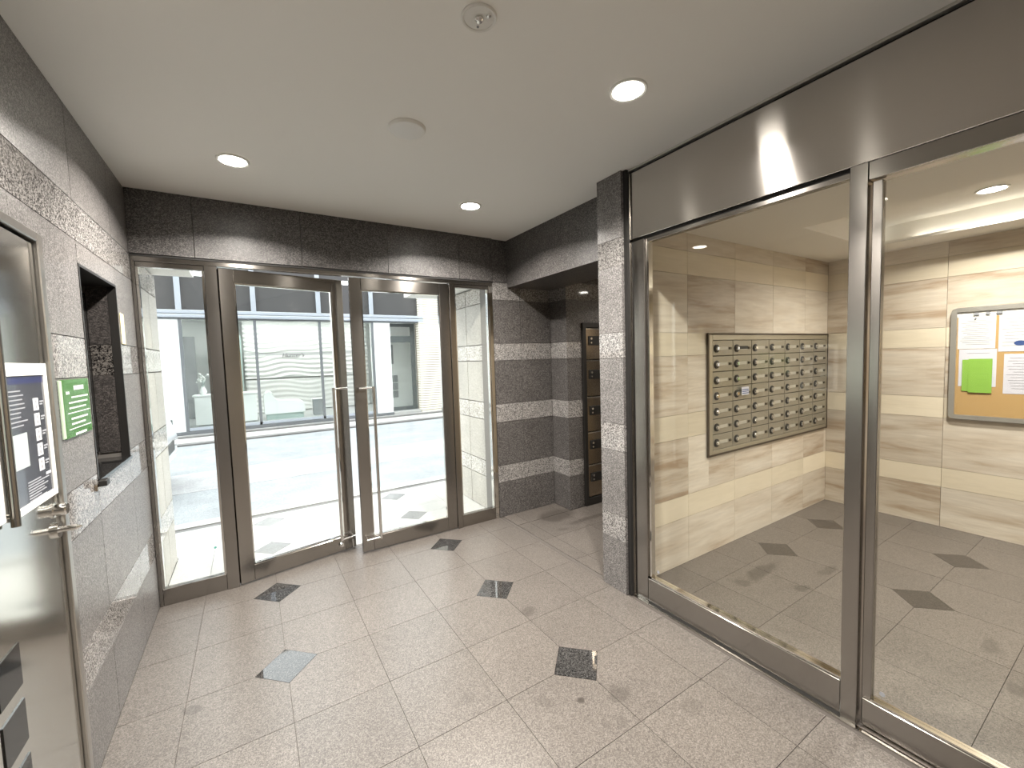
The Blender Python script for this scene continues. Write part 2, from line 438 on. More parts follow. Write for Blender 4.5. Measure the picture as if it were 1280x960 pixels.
# outside stretch of the same wall
wlo = thing('wall_porch_left', 'granite tiled side wall of the porch seen through the left sidelight', None, kind='structure')
tile_wall(wlo, 'x', -.568, 1, [3.40, 3.84, 4.12], -.02, 2.19, granite_out, granite_out_band, gap=.004)
box('wall_core', (-.80, -.582), (3.40, 4.105), (-.1, 2.19), grout_wall, wlo)
box('wall_end', (-.80, -.568), (4.106, 4.12), (-.1, 2.19), granite_out, wlo)
wro = thing('wall_porch_right', 'pale granite tiled side wall of the porch seen through the right sidelight', None, kind='structure')
tile_wall(wro, 'x', 1.925, -1, [3.40, 3.56, 3.95, 4.28, 4.62], -.02, 2.19, granite_out, granite_out_band, gap=.004)
box('wall_core', (1.939, 2.2), (3.40, 4.62), (-.1, 2.19), grout_wall, wro)

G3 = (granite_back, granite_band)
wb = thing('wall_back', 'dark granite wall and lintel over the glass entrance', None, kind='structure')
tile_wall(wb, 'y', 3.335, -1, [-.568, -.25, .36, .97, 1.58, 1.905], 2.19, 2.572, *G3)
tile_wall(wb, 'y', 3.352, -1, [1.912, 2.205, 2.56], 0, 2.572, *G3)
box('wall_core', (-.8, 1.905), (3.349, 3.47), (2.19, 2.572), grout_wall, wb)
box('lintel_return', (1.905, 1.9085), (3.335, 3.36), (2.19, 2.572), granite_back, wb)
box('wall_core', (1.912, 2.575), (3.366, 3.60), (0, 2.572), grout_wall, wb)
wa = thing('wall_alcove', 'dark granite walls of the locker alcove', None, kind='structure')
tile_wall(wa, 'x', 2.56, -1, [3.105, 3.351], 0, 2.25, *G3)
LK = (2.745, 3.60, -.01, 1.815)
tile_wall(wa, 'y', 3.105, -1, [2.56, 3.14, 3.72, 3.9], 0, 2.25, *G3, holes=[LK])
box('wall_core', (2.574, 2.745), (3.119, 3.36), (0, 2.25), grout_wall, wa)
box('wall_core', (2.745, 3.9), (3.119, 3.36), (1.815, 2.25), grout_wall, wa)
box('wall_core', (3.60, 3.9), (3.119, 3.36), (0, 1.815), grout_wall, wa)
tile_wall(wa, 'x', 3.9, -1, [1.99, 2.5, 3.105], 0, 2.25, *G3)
# boxed beam over the alcove opening
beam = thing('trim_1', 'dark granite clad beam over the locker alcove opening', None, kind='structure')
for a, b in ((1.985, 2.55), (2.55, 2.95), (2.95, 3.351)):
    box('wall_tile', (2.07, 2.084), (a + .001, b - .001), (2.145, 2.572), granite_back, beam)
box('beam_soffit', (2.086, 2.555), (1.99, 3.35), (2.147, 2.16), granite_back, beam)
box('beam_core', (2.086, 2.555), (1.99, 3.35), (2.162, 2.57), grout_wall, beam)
# granite pier
pier = thing('pillar', 'narrow granite clad pier with polished bands beside the stainless header', 'pillar', (1.98, 1.88, 0), kind='structure')
for (a, b, k) in ZC:
    box('band_tile' if k else 'wall_tile', (1.905, 2.068), (1.785, 1.983), (a + .0012, b - .0012), granite_band if k else granite_wall, pier)
box('pier_core', (1.915, 2.06), (1.79, 1.978), (0, 2.571), grout_wall, pier)
box('shadow_gap', (1.925, 2.05), (1.762, 1.785), (0, 2.571), dark_gap, pier)

# mail room walls
wm = thing('wall_mail', 'beige veined tile wall holding the mailboxes', None, kind='structure')
MBH = (2.83, 4.70, .75, 1.60)
BE = dict(labels=('', ''), gap=.0012)
tile_wall(wm, 'y', 1.83, -1, [2.0, 2.59, 3.17, 3.73, 4.29, 4.745], 0, 2.31, trav, trav_band, holes=[MBH], gap=.0012)
for (x, z) in (((1.99, 2.83), (0, 2.6)), ((4.70, 4.76), (0, 2.6)), ((2.83, 4.70), (0, .75)), ((2.83, 4.70), (1.60, 2.6))):
    box('wall_core', x, (1.844, 1.975), z, grout_beige, wm)
wr = thing('wall_right', 'beige veined tile wall behind the noticeboard', None, kind='structure')
tile_wall(wr, 'x', 4.745, -1, [-2.5, -1.9, -1.3, -.75, -.17, .43, 1.015, 1.83], 0, 2.31, trav, trav_band, gap=.0012)
box('wall_core', (4.759, 4.9), (-2.6, 1.95), (0, 2.6), grout_beige, wr)
wrear = thing('wall_rear', 'rear wall behind the camera', None, kind='structure')
tile_wall(wrear, 'y', -2.5, 1, [-.568, .1, .7, 1.3, 1.94], 0, 2.572, *G2)
tile_wall(wrear, 'y', -2.5, 1, [1.96, 2.59, 3.17, 3.73, 4.29, 4.745], 0, 2.31, trav, trav_band)
box('wall_core', (-.8, 4.9), (-2.7, -2.514), (0, 2.6), grout_wall, wrear)

# ---------------------------------------------------------------- ceilings
cl = thing('ceiling', 'warm white painted ceiling', None, kind='structure')
box('ceiling_board', (-.8, 2.08), (-2.6, 3.47), (2.572, 2.70), ceil_m, cl)
box('ceiling_board', (2.085, 3.95), (1.99, 3.45), (2.572, 2.70), ceil_m, cl)
box('alcove_ceiling', (2.556, 3.95), (1.985, 3.36), (2.25, 2.27), ceil_m, cl)
cm = thing('ceiling_mail', 'mail room ceiling with a raised tray', None, kind='structure')
TX0, TX1, TY1, TZ = 3.22, 4.38, 1.39, 2.47
box('ceiling_board', (1.99, TX0), (-2.5, 1.832), (2.31, 2.33), ceil_mail, cm)
box('ceiling_board', (TX0, 4.76), (TY1, 1.832), (2.31, 2.33), ceil_mail, cm)
box('ceiling_board', (TX1, 4.76), (-2.5, TY1), (2.31, 2.33), ceil_mail, cm)
box('tray_board', (TX0 - .02, TX1 + .2), (-2.5, TY1 + .02), (TZ, TZ + .02), ceil_mail, cm)
box('tray_side', (TX0 - .02, TX0), (-2.5, TY1 + .02), (2.331, TZ), ceil_mail, cm)
box('tray_side', (TX0, TX1), (TY1, TY1 + .02), (2.331, TZ), ceil_mail, cm)
box('tray_side', (TX1 + .10, TX1 + .12), (-2.5, TY1), (2.331, TZ), ceil_mail, cm)
o = box('light_strip', (TX1 + .055, TX1 + .080), (-2.4, 1.15), (2.3312, 2.340), led_strip, cm); o['label'] = 'glowing strip light in the ceiling tray'

# ---------------------------------------------------------------- entrance glazing (door wall)
Y0, Y1 = 3.352, 3.402
trim2 = thing('trim_2', 'stainless head and jambs of the glass entrance', None, kind='structure')
box('head_frame', (-.566, 1.908), (Y0 - .004, Y1), (2.150, 2.188), steel_m, trim2, .002)
box('head_groove', (-.566, 1.908), (Y0 - .010, Y0 - .004), (2.178, 2.190), dark_gap, trim2)
box('jamb', (-.566, -.548), (Y0, Y1), (0, 2.150), steel_m, trim2, .002)
box('jamb', (1.872, 1.908), (Y0, Y1), (0, 2.150), steel_polish, trim2, .002)
box('mullion', (-.212, -.143), (Y0 - .004, Y1), (0, 2.150), steel_m, trim2, .002)
box('mullion', (1.484, 1.532), (Y0 - .004, Y1), (0, 2.150), steel_m, trim2, .002)
def sidelight(nm, x0, x1, label):
    w = thing(nm, label, None, ((x0 + x1) / 2, Y0 + .02, 0), kind='structure')
    box('bottom_rail', (x0, x1), (Y0 + .002, Y1 - .002), (0, .108), steel_m, w, .002)
    box('top_bead', (x0, x1), (Y0 + .008, Y1 - .008), (2.118, 2.149), steel_m, w, .002)
    boxes('glazing_bead', [((x0, x0 + .012), (Y0 + .006, Y1 - .006), (.108, 2.118)), ((x1 - .012, x1), (Y0 + .006, Y1 - .006), (.108, 2.118))], steel_polish, w)
    box('glass_pane', (x0 + .012, x1 - .012), (Y0 + .02, Y0 + .028), (.109, 2.117), glass_m, w)
    return w
w1 = sidelight('window_1', -.547, -.213, 'tall narrow sidelight left of the glass doors')
w2 = sidelight('window_2', 1.533, 1.871, 'tall narrow sidelight right of the glass doors')
lathe('sticker', (-.265, Y0 + .0185, .30), [(0, 0), (.008, 0), (.008, .001), (0, .001)], flat('teal_sticker', (.15, .45, .38), .5), w1, 14, 'Y')

def glass_door(nm, x0, x1, hinge_left, label):
    hx = x0 if hinge_left else x1
    d = thing(nm, label, None, (hx, Y0 + .02, 0), kind='structure')
    ya, yb = Y0 + .002, Y0 + .042
    sw = .084
    box('stile', (x0, x0 + sw), (ya, yb), (.008, 2.142), steel_m, d, .002)
    box('stile', (x1 - sw, x1), (ya, yb), (.008, 2.142), steel_m, d, .002)
    box('top_rail', (x0 + sw + .0005, x1 - sw - .0005), (ya + .001, yb - .001), (2.052, 2.142), steel_m, d, .002)
    box('bottom_rail', (x0 + sw + .0005, x1 - sw - .0005), (ya + .001, yb - .001), (.008, .118), steel_m, d, .002)
    gx0, gx1 = x0 + sw, x1 - sw
    box('glass_pane', (gx0, gx1), (ya + .015, ya + .025), (.118, 2.052), glass_m, d)
    boxes('glazing_bead', [((gx0, gx0 + .008), (ya + .006, yb - .006), (.118, 2.052)), ((gx1 - .008, gx1), (ya + .006, yb - .006), (.118, 2.052)),
                           ((gx0 + .008, gx1 - .008), (ya + .006, yb - .006), (.118, .126)), ((gx0 + .008, gx1 - .008), (ya + .006, yb - .006), (2.044, 2.052))], steel_polish, d)
    s = 1 if not hinge_left else -1            # +1: pull side is the left stile
    ex = (x0 + sw) if s > 0 else (x1 - sw)
    for yy, yh in ((ya, -1),):
        bm = bmesh.new(); bx = ex + s * .045; py = yy + yh * .048
        add_cyl(bm, (bx, py, .11), (bx, py, 1.31), .0115, 16)
        for zz in (1.302, .118):
            add_cyl(bm, (ex - s * .062, py, zz), (bx, py, zz), .007, 12)
            add_cyl(bm, (ex - s * .055, yy - yh * .001, zz), (ex - s * .055, py, zz), .007, 12)
        shade_auto(finish('pull_handle', bm, chrome, d))
    kx = x1 - sw - .035 if hinge_left else x0 + sw + .035
    if hinge_left:
        lathe('lock_knob', (kx, ya, .062), [(0, 0), (.012, 0), (.017, .005), (.017, .012), (.010, .018), (.010, .0285), (0, .0285)], chrome, d, 20, 'Y')
        bm = bmesh.new(); add_cyl(bm, (x1 - .03, ya - .01, .012), (x1 - .03, ya - .01, .085), .006, 10); finish('drop_bolt', bm, chrome, d)
    return d
d1 = glass_door('door_1', -.140, .662, True, 'left stainless framed glass entrance door, standing slightly open')
d1.rotation_euler.z = math.radians(11.2)
d2 = glass_door('door_2', .672, 1.480, False, 'right stainless framed glass entrance door, closed')

# porch soffit and building front above the entrance
pc = thing('porch_ceiling', 'pale soffit over the entrance porch', None, kind='structure')
box('soffit_panel', (-.8, 1.92), (3.475, 3.66), (2.20, 2.26), ceil_m, pc)
box('soffit_panel', (-.8, -.33), (3.661, 4.12), (2.20, 2.26), ceil_m, pc)
box('soffit_panel', (1.50, 2.2), (3.661, 4.62), (2.20, 2.26), ceil_m, pc)
fb = thing('facade_above', 'brown grey front of the building above the porch', None, kind='structure')
box('facade_wall', (-9, 10), (3.70, 3.90), (2.66, 7.5), facade, fb)
box('facade_wall', (-9, -.81), (3.70, 4.12), (-.1, 2.655), facade, fb)
box('facade_wall', (2.21, 10), (3.70, 4.62), (-.1, 2.655), facade, fb)

# ---------------------------------------------------------------- mail room glass screen
PX = 1.955
t3 = thing('trim_3', 'wide brushed stainless header over the mail room screen', None, kind='structure')
box('header_panel', (PX - .005, PX + .06), (-2.45, 1.757), (2.170, 2.548), steel_head, t3, .002)
box('ceiling_channel', (PX - .012, PX + .06), (-2.45, 1.765), (2.560, 2.571), alu, t3)
box('shadow_gap', (PX + .01, PX + .06), (-2.45, 1.760), (2.5485, 2.5595), dark_gap, t3)
box('shadow_gap', (PX + .015, PX + .06), (.63, 1.757), (2.157, 2.1695), dark_gap, t3)
box('edge_strip', (PX - .010, PX + .06), (1.7575, 1.7620), (.003, 2.555), steel_polish, t3)
w3 = thing('window_3', 'fixed glass panel of the mail room screen framed in stainless', None, (PX, 1.2, 0), kind='structure')
box('jamb', (PX - .002, PX + .055), (1.660, 1.7565), (.003, 2.156), steel_m, w3, .002)
box('glazing_bead', (PX + .012, PX + .045), (1.640, 1.659), (.16, 2.14), steel_polish, w3)
box('bottom_rail', (PX, PX + .05), (.690, 1.658), (.012, .150), steel_m, w3, .002)
box('rail_ledge', (PX + .008, PX + .045), (.690, 1.640), (.1505, .160), steel_polish, w3)
box('top_rail', (PX + .012, PX + .05), (.690, 1.658), (2.135, 2.156), steel_m, w3, .002)
box('glass_pane', (PX + .022, PX + .032), (.688, 1.640), (.160, 2.135), glass_mail, w3)
box('floor_channel', (PX - .022, PX - .001), (.625, 1.757), (-.002, .0025), steel_polish, w3)
box('shadow_gap', (PX + .001, PX + .045), (.690, 1.655), (.001, .0115), dark_gap, w3)
lathe('sticker', (PX + .0215, 1.60, .205), [(0, -.001), (.009, -.001), (.009, 0), (0, 0)], ink, w3, 14, 'X')
t4 = thing('trim_4', 'stainless post between the glass panel and the glass door', None, kind='structure')
box('post', (PX - .006, PX + .075), (.634, .688), (.0005, 2.169), steel_m, t4, .002)
box('door_head', (PX + .0, PX + .075), (-2.45, .633), (2.105, 2.1695), steel_m, t4, .002)
box('door_guide', (PX - .02, PX - .002), (-2.45, .62), (-.002, .0025), steel_polish, t4)
d4 = thing('door_4', 'large sliding glass door to the mail room beside the stainless post', None, (PX + .04, .1, 0), kind='structure')
box('stile', (PX + .018, PX + .05), (.596, .626), (.035, 2.100), steel_m, d4, .002)
box('bottom_rail', (PX + .008, PX + .05), (-.52, .622), (.014, .122), steel_m, d4, .002)
box('rail_ledge', (PX + .014, PX + .046), (-.52, .596), (.1225, .130), steel_polish, d4)
box('stile', (PX + .018, PX + .05), (-.55, -.521), (.014, 2.100), steel_m, d4, .002)
box('glass_pane', (PX + .028, PX + .038), (-.52, .596), (.130, 2.100), glass_mail, d4)
lathe('sticker', (PX + .0275, .565, .165), [(0, -.001), (.009, -.001), (.009, 0), (0, 0)], ink, d4, 14, 'X')
w5 = thing('window_5', 'fixed glass panel behind the camera', None, (PX + .02, -1.4, 0), kind='structure')
box('bottom_rail', (PX + .01, PX + .05), (-2.45, -.56), (0, .122), steel_m, w5, .002)
box('glass_pane', (PX + .028, PX + .038), (-2.45, -.56), (.123, 2.100), glass_mail, w5)

# ---------------------------------------------------------------- stainless service door on the left wall
d3 = thing('door_3', 'brushed stainless service door on the left granite wall', None, (-.58, 2.0, 0), kind='structure')
LX = -.572
boxes('door_frame', [((-.66, -.560), (1.992, 2.028), (0, 1.955)), ((-.66, -.560), (1.085, 1.120), (0, 1.955)), ((-.66, -.560), (1.120, 1.992), (1.924, 1.955))], steel_frame, d3, .003)
box('door_gap', (-.66, -.6), (1.121, 1.991), (0, 1.923), dark_gap, d3)
box('door_leaf', (-.60, LX), (1.126, 1.984), (.008, 1.916), steel_leaf, d3, .002)
for k in range(5):
    zc = .722 - .156 * k
    o = box('dark_inset', (LX - .002, LX + .003), (1.511, 1.630), (zc - .058, zc + .058), black_gloss, d3)
    o['label'] = 'square dark glass inset'
lathe('lock_cylinder', (LX, 1.942, 1.048), [(0, 0), (.025, 0), (.025, .004), (.020, .006), (.020, .030), (.017, .034), (0, .034)], chrome, d3, 24, 'X')
hb = bmesh.new()
add_cyl(hb, (LX, 1.948, .98), (LX + .010, 1.948, .98), .026, 24)
add_cyl(hb, (LX + .008, 1.948, .98), (LX + .05, 1.948, .98), .0095, 18)
add_cyl(hb, (LX + .05, 1.948, .98), (LX + .062, 1.948, .98), .0095, 18, .002)
shade_auto(finish('door_handle', hb, chrome, d3))

# framed house-rules poster on the stainless door
po = thing('wall_poster', 'dark slate poster in a white frame on the stainless door', 'poster', (LX + .002, 1.81, 1.1))
px0 = LX + .001
boxes('frame', [((px0, px0 + .007), (1.662, 1.694), (1.098, 1.528)), ((px0, px0 + .007), (1.950, 1.972), (1.098, 1.528)),
                ((px0, px0 + .007), (1.694, 1.950), (1.491, 1.528)), ((px0, px0 + .007), (1.694, 1.950), (1.098, 1.118))], white_p, po, .001)
box('sheet', (px0, px0 + .003), (1.694, 1.950), (1.118, 1.491), poster_m, po)
px1 = px0 + .003
box('heading_strip', (px1, px1 + .0006), (1.694, 1.950), (1.468, 1.491), poster_bar, po)
tb = []
random.seed(3)
for k in range(9): tb.append((1.713, 1.713 + random.uniform(.06, .11), 1.446 - k * .0125))
for k in range(8): tb.append((1.775, 1.775 + random.uniform(.07, .15), 1.175 - k * .008))
boxes('print_lines', [((px1, px1 + .0006), (a, b), (z, z + .0035)) for a, b, z in tb], ink, po)
box('photo_area', (px1, px1 + .0006), (1.705, 1.80), (1.225, 1.325), photo_m, po)
for k in range(5):
    z = 1.402 - k * .047
    f = box('icon_panel', (px1, px1 + .0006), (1.862, 1.898), (z - .019, z + .019), paper, po)
    boxes('icon_mark', [((px1 + .0006, px1 + .0010), (1.873, 1.887), (z + .004, z + .013)), ((px1 + .0006, px1 + .0010), (1.874, 1.886), (z - .013, z - .003))], ink, f)
    boxes('caption', [((px1, px1 + .0006), (1.908, 1.935), (z + .004, z + .009)), ((px1, px1 + .0006), (1.908, 1.928), (z - .004, z + .0005))], ink, po)
box('caption', (px1, px1 + .0006), (1.905, 1.940), (1.175, 1.183), paper, po)
# dark bar drawn for the gap shadow between the poster and second board
bar = cyl('gap_shadow_bar', (LX + .018, 1.640, 1.09), (LX + .018, 1.640, 1.86), .010, steel_m, None, 18, base=(LX + .018, 1.640, 1.09))
tag(bar, 'upright dark bar standing for the gap shadow beside the framed poster', 'shadow strip')
for zz in (1.12, 1.83):
    cyl('bracket', (LX + .0005, 1.640, zz), (LX + .010, 1.640, zz), .007, steel_polish, bar)
pb2 = thing('wall_poster', 'pale teal poster cut by the left picture edge, beside the upright bar', 'poster', (LX + .002, 1.5, 1.1))
box('sheet', (px0, px0 + .003), (1.36, 1.612), (1.125, 1.50), shop_green, pb2)
boxes('frame', [((px0, px0 + .007), (1.612, 1.622), (1.11, 1.512)), ((px0, px0 + .007), (1.35, 1.36), (1.11, 1.512)),
                ((px0, px0 + .007), (1.36, 1.612), (1.50, 1.512)), ((px0, px0 + .007), (1.36, 1.612), (1.11, 1.125))], white_p, pb2, .001)

# green sign
gs = thing('wall_sign', 'glossy green acrylic notice with white lines beside the wall recess', 'sign', (-.566, 2.21, 1.25))
box('panel', (-.5675, -.563), (2.085, 2.372), (1.258, 1.470), sign_green, gs, .001)
box('side_strip', (-.5675, -.562), (2.062, 2.084), (1.262, 1.468), flat('pale_green_acrylic', (.45, .56, .42), .15), gs, .001)
ls = []
for k, (a, b, h) in enumerate(((2.20, 2.31, .016), (2.12, 2.15, .010), (2.17, 2.35, .006), (2.14, 2.34, .006), (2.14, 2.32, .006), (2.12, 2.36, .003), (2.15, 2.33, .007), (2.15, 2.30, .007), (2.12, 2.36, .003), (2.18, 2.30, .009))):
    z = 1.446 - k * .0195
    if h > .004:
        y = a
        while y < b:
            w = random.uniform(.008, .016); ls.append(((-.563, -.5624), (y, min(y + w, b)), (z - h, z))); y += w + .006
    else: ls.append(((-.563, -.5624), (a, b), (z - h, z)))
boxes('print_lines', ls, paper, gs)
tg = box('paper_tag', (-.5675, -.562), (2.995, 3.055), (1.635, 1.80), gold_tag, None, .002, base=(-.565, 3.02, 1.635))
tag(tg, 'small cream paper tag on the granite between the recess and the entrance frame', 'tag')

dark_gran = granite('darkened_granite', (.012, .011, .011), (.04, .036, .034), (.10, .09, .085), 190, .3, lp=.6)[0]  # recess copies of the wall granite, darkened to stand for a dim reflection
dark_band = granite('darkened_polished_granite', (.010, .009, .009), (.075, .068, .062), (.14, .13, .12), 110, .12, lp=.52, dp=.46)[0]
# recessed reception window
w4 = thing('window_4', 'black lined reception hatch recessed in the left wall', None, (-.6, 2.685, 1.04), kind='structure')
RY0, RY1, RZ0, RZ1 = REC
boxes('lining', [((-.84, -.566), (RY0, RY0 + .012), (RZ0, RZ1)), ((-.84, -.566), (RY0 + .012, RY1 - .012), (RZ1 - .012, RZ1)),
                 ((-.60, -.566), (RY1 - .012, RY1), (RZ0, RZ1))], black_m, w4)
for (a, b, k) in ZC:
    lo, hi = max(a, RZ0 + .012), min(b, RZ1 - .012)
    if hi - lo > .02:
        box('band_tile' if k else 'wall_tile', (-.682, -.601), (RY1 - .012, RY1 - .001), (lo + .001, hi - .001), dark_band if k else dark_gran, w4)
box('sill', (-.84, -.560), (RY0 - .0, RY1), (RZ0 - .012, RZ0 + .002), black_gloss, w4)
box('window_frame', (-.735, -.706), (RY0 + .012, RY1), (RZ0 + .003, RZ1 - .012), black_m, w4)
box('window_pane', (-.705, -.684), (RY0 + .013, RY1 - .013), (RZ0 + .04, RZ1 - .05), black_gloss, w4)
bk = thing('counter_stop', 'small black block on the near end of the recess sill', 'bracket', (-.55, 2.37, 1.03))
box('block', (-.5595, -.532), (2.36, 2.405), (1.018, 1.044), black_m, bk, .003)
box('mount_plate', (-.5675, -.557), (2.34, 2.3995), (1.006, 1.032), locker_m, bk, .002)

# ---------------------------------------------------------------- mailbox bank
MX0, MX1, MZ0, MZ1, MY = 2.805, 4.728, .722, 1.630, 1.830
mb = thing('mailbox_bank', 'champagne metal bank of forty nine small mailboxes on the beige wall', 'mailbox', (MX0, MY, MZ0))
fw = .012
boxes('frame', [((MX0, MX0 + fw), (MY - .016, MY - .001), (MZ0, MZ1)), ((MX1 - fw, MX1), (MY - .016, MY - .001), (MZ0, MZ1)),
                ((MX0 + fw, MX1 - fw), (MY - .016, MY - .001), (MZ1 - fw, MZ1)), ((MX0 + fw, MX1 - fw), (MY - .016, MY - .001), (MZ0, MZ0 + fw))], flat('dark_bronze_edge', (.10, .08, .06), .4, .6), mb)
IN = .045
boxes('surround', [((MX0 + fw, MX0 + fw + IN), (MY - .013, MY + .005), (MZ0 + fw, MZ1 - fw)), ((MX1 - fw - .022, MX1 - fw), (MY - .013, MY + .005), (MZ0 + fw, MZ1 - fw)),
                   ((MX0 + fw + IN, MX1 - fw - .022), (MY - .013, MY + .005), (MZ1 - fw - .038, MZ1 - fw)), ((MX0 + fw + IN, MX1 - fw - .022), (MY - .013, MY + .005), (MZ0 + fw, MZ0 + fw + .03))], steel_mail_fr, mb, .002)
GX0, GX1 = MX0 + fw + IN, MX1 - fw - .022
GZ0, GZ1 = MZ0 + fw + .03, MZ1 - fw - .038
box('backing', (GX0 + .001, GX1 - .001), (MY - .004, MY + .015), (GZ0, GZ1), flat('mailbox_joint_bronze', (.12, .10, .07), .6, .3), mb)
cw, ch = (GX1 - GX0) / 7, (GZ1 - GZ0) / 7
plate_m = flat('silver_name_plate', (.52, .50, .43), .35, .4)
def mail_door():
    x, z = GX0, GZ1 - ch
    d = box('mailbox_door', (x + .003, x + cw - .003), (MY - .011, MY - .0035), (z + .003, z + ch - .003), steel_mail, mb, .0015)
    yf = MY - .011; zc = z + ch * .46
    pts = [lathe('dial', (x + .048, yf, zc), [(0, 0), (.016, 0), (.016, .012), (.013, .0185), (0, .0185)], chrome, d, 16, 'Y'),
           box('name_plate', (x + .082, x + .190), (yf - .003, yf), (zc - .011, zc + .013), plate_m, d, .001)]
    pts[0].data.materials[0] = chrome
    pts.append(lathe('dial_ring', (x + .048, yf - .0008, zc), [(.0165, 0), (.030, 0), (.030, .005), (.0165, .007), (.0165, 0)], black_m, d, 16, 'Y'))
    pass
    pts.append(box('latch', (x + .208, x + .236), (yf - .006, yf), (zc - .008, zc + .010), flat('dark_latch', (.09, .075, .05), .4, .5), d, .001))
    return d, pts
md, mpts = mail_door()
for j in range(7):
    for i in range(7):
        if i == 0 and j == 0: continue
        c = md.copy(); COL.objects.link(c); c.parent = mb; c.location = (i * cw, 0, -j * ch)
        for p_ in mpts:
            e = p_.copy(); COL.objects.link(e); e.parent = c
        if (j, i) == (3, 1):
            s_ = box('sticker', (GX0 + .085, GX0 + .185), (MY - .0320, MY - .0306), (GZ1 - ch + .04, GZ1 - ch + .102), paper2, None)
            s_.parent = c; s_.location = (0, 0, 0); me = s_.data
            for v in me.vertices: v.co -= Vector((MX0, MY, MZ0))
            s_['label'] = 'small white notice sticker'
            s2 = boxes('sticker_print', [((GX0 + .09, GX0 + .18), (MY - .0326, MY - .0321), (GZ1 - ch + .05 + k * .014, GZ1 - ch + .056 + k * .014)) for k in range(3)], blue_ink, None)
            s2.parent = c
            for v in s2.data.vertices: v.co -= Vector((MX0, MY, MZ0))
        if (j, i) in ((0, 1),):
            s_ = box('door_slot', (GX0 + .075, GX0 + .20), (MY - .0162, MY - .0142), (GZ1 - ch * .60, GZ1 - ch * .40), black_m, None)
            s_.parent = c
            for v in s_.data.vertices: v.co -= Vector((MX0, MY, MZ0))

# ---------------------------------------------------------------- parcel lockers in the alcove
lk = thing('parcel_locker', 'tall bronze parcel locker in a black frame in the alcove', 'locker', (3.17, 3.12, 0))
box('carcass', (2.746, 3.598), (3.122, 3.40), (.0, 1.81), black_m, lk)
boxes('frame', [((2.748, 2.790), (3.085, 3.121), (.001, 1.812)), ((3.556, 3.596), (3.085, 3.121), (.001, 1.812)), ((2.790, 3.556), (3.085, 3.121), (1.768, 1.812)),
                ((2.790, 3.556), (3.085, 3.121), (.001, .075)), ((3.166, 3.180), (3.095, 3.121), (.075, 1.768))], black_m, lk, .002)
zs = [.080, .409, .739, 1.090, 1.453, 1.765]
for cx0, cx1 in ((2.793, 3.164), (3.182, 3.553)):
    for a, b in zip(zs, zs[1:]):
        d = box('locker_door', (cx0, cx1), (3.098, 3.120), (a + .004, b - .004), locker_m, lk, .002)
        zc = a + (b - a) * .60
        k_ = box('dial_plate', (cx0 + .035, cx0 + .175), (3.090, 3.0975), (zc - .045, zc + .045), black_m, d, .002)
        bm = bmesh.new()
        add_cyl(bm, (cx0 + .062, 3.080, zc + .02), (cx0 + .062, 3.0898, zc + .02), .012, 14); add_cyl(bm, (cx0 + .062, 3.082, zc - .02), (cx0 + .062, 3.0898, zc - .02), .009, 14)
        shade_auto(finish('dial', bm, chrome, d))
        box('door_lip', (cx0, cx1), (3.092, 3.0975), (b - .014, b - .006), chrome, d)

# ---------------------------------------------------------------- noticeboard with papers
NX = 4.745
nb = thing('notice_board', 'silver framed cork noticeboard on the beige wall', 'noticeboard', (NX, .38, .9))
NY0, NY1, NZ0, NZ1 = -.20, .985, .905, 1.775
def rounded_ring(y0, y1, z0, z1, w, r, x0, x1, mat, parent, name):
    bm = bmesh.new(); out = []; inn = []
    for (cy, cz, a0) in ((y1 - r, z1 - r, 0), (y0 + r, z1 - r, 90), (y0 + r, z0 + r, 180), (y1 - r, z0 + r, 270)):
        for k in range(6):
            a = math.radians(a0 + k * 18)
            out.append((cy + r * math.cos(a), cz + r * math.sin(a))); ri = max(r - w, .004)
            iy = cy + (1 if a0 in (0, 270) else -1) * 0 ; inn.append((cy + ri * math.cos(a), cz + ri * math.sin(a)))
    if r < w: pass
    V = lambda p, x: bm.verts.new((x, p[0], p[1]))
    a_, b_, c_, d_ = [V(p, x0) for p in out], [V(p, x1) for p in out], [V(p, x1) for p in inn], [V(p, x0) for p in inn]
    n = len(out)
    for i in range(n):
        j = (i + 1) % n
        for p, q_ in ((a_, b_), (b_, c_), (c_, d_), (d_, a_)): bm.faces.new((p[i], p[j], q_[j], q_[i]))
    return shade_auto(finish(name, bm, mat, parent), .7)
rounded_ring(NY0, NY1, NZ0, NZ1, .034, .038, NX - .0005, NX - .026, alu, nb, 'frame')
box('cork_sheet', (NX - .012, NX - .0005), (NY0 + .034, NY1 - .034), (NZ0 + .034, NZ1 - .075), cork, nb)
box('title_strip', (NX - .014, NX - .0005), (NY0 + .034, NY1 - .034), (NZ1 - .074, NZ1 - .034), white_p, nb)
for (yy, w_) in ((.850, .03), (.790, .022), (.733, .03)):
    mg = box('magnet', (NX - .022, NX - .0145), (yy - w_ / 2, yy + w_ / 2), (NZ1 - .066, NZ1 - .046), ink, nb, .002)
FX = NX - .0125
def sheet(label, y0, y1, z0, z1, m, lines, dx=0.0, seed=1, name='notice_sheet', blk=None):
    random.seed(seed)
    fx = FX - dx
    t = thing(name, label, 'paper', (fx, (y0 + y1) / 2, z0), group='papers pinned to the noticeboard')
    box('sheet', (fx - .0012, fx), (y0, y1), (z0, z1), m, t)
    ls = []
    for k in range(lines):
        z = z1 - .03 - k * (z1 - z0 - .05) / max(lines, 1)
        m_ = random.uniform(.012, .05)
        ls.append(((fx - .0018, fx - .0012), (y0 + m_, y1 - random.uniform(.012, .05)), (z - .0028, z)))
    boxes('print_lines', ls, blk or ink, t)
    return t, fx
t, fx = sheet('white printed notice pinned at the top left corner of the noticeboard', .748, .945, 1.455, 1.700, paper, 13, seed=2)
bm = bmesh.new(); add_cyl(bm, (fx - .010, .853, 1.688), (fx - .0012, .853, 1.688), .005, 10); finish('push_pin', bm, ink, t)
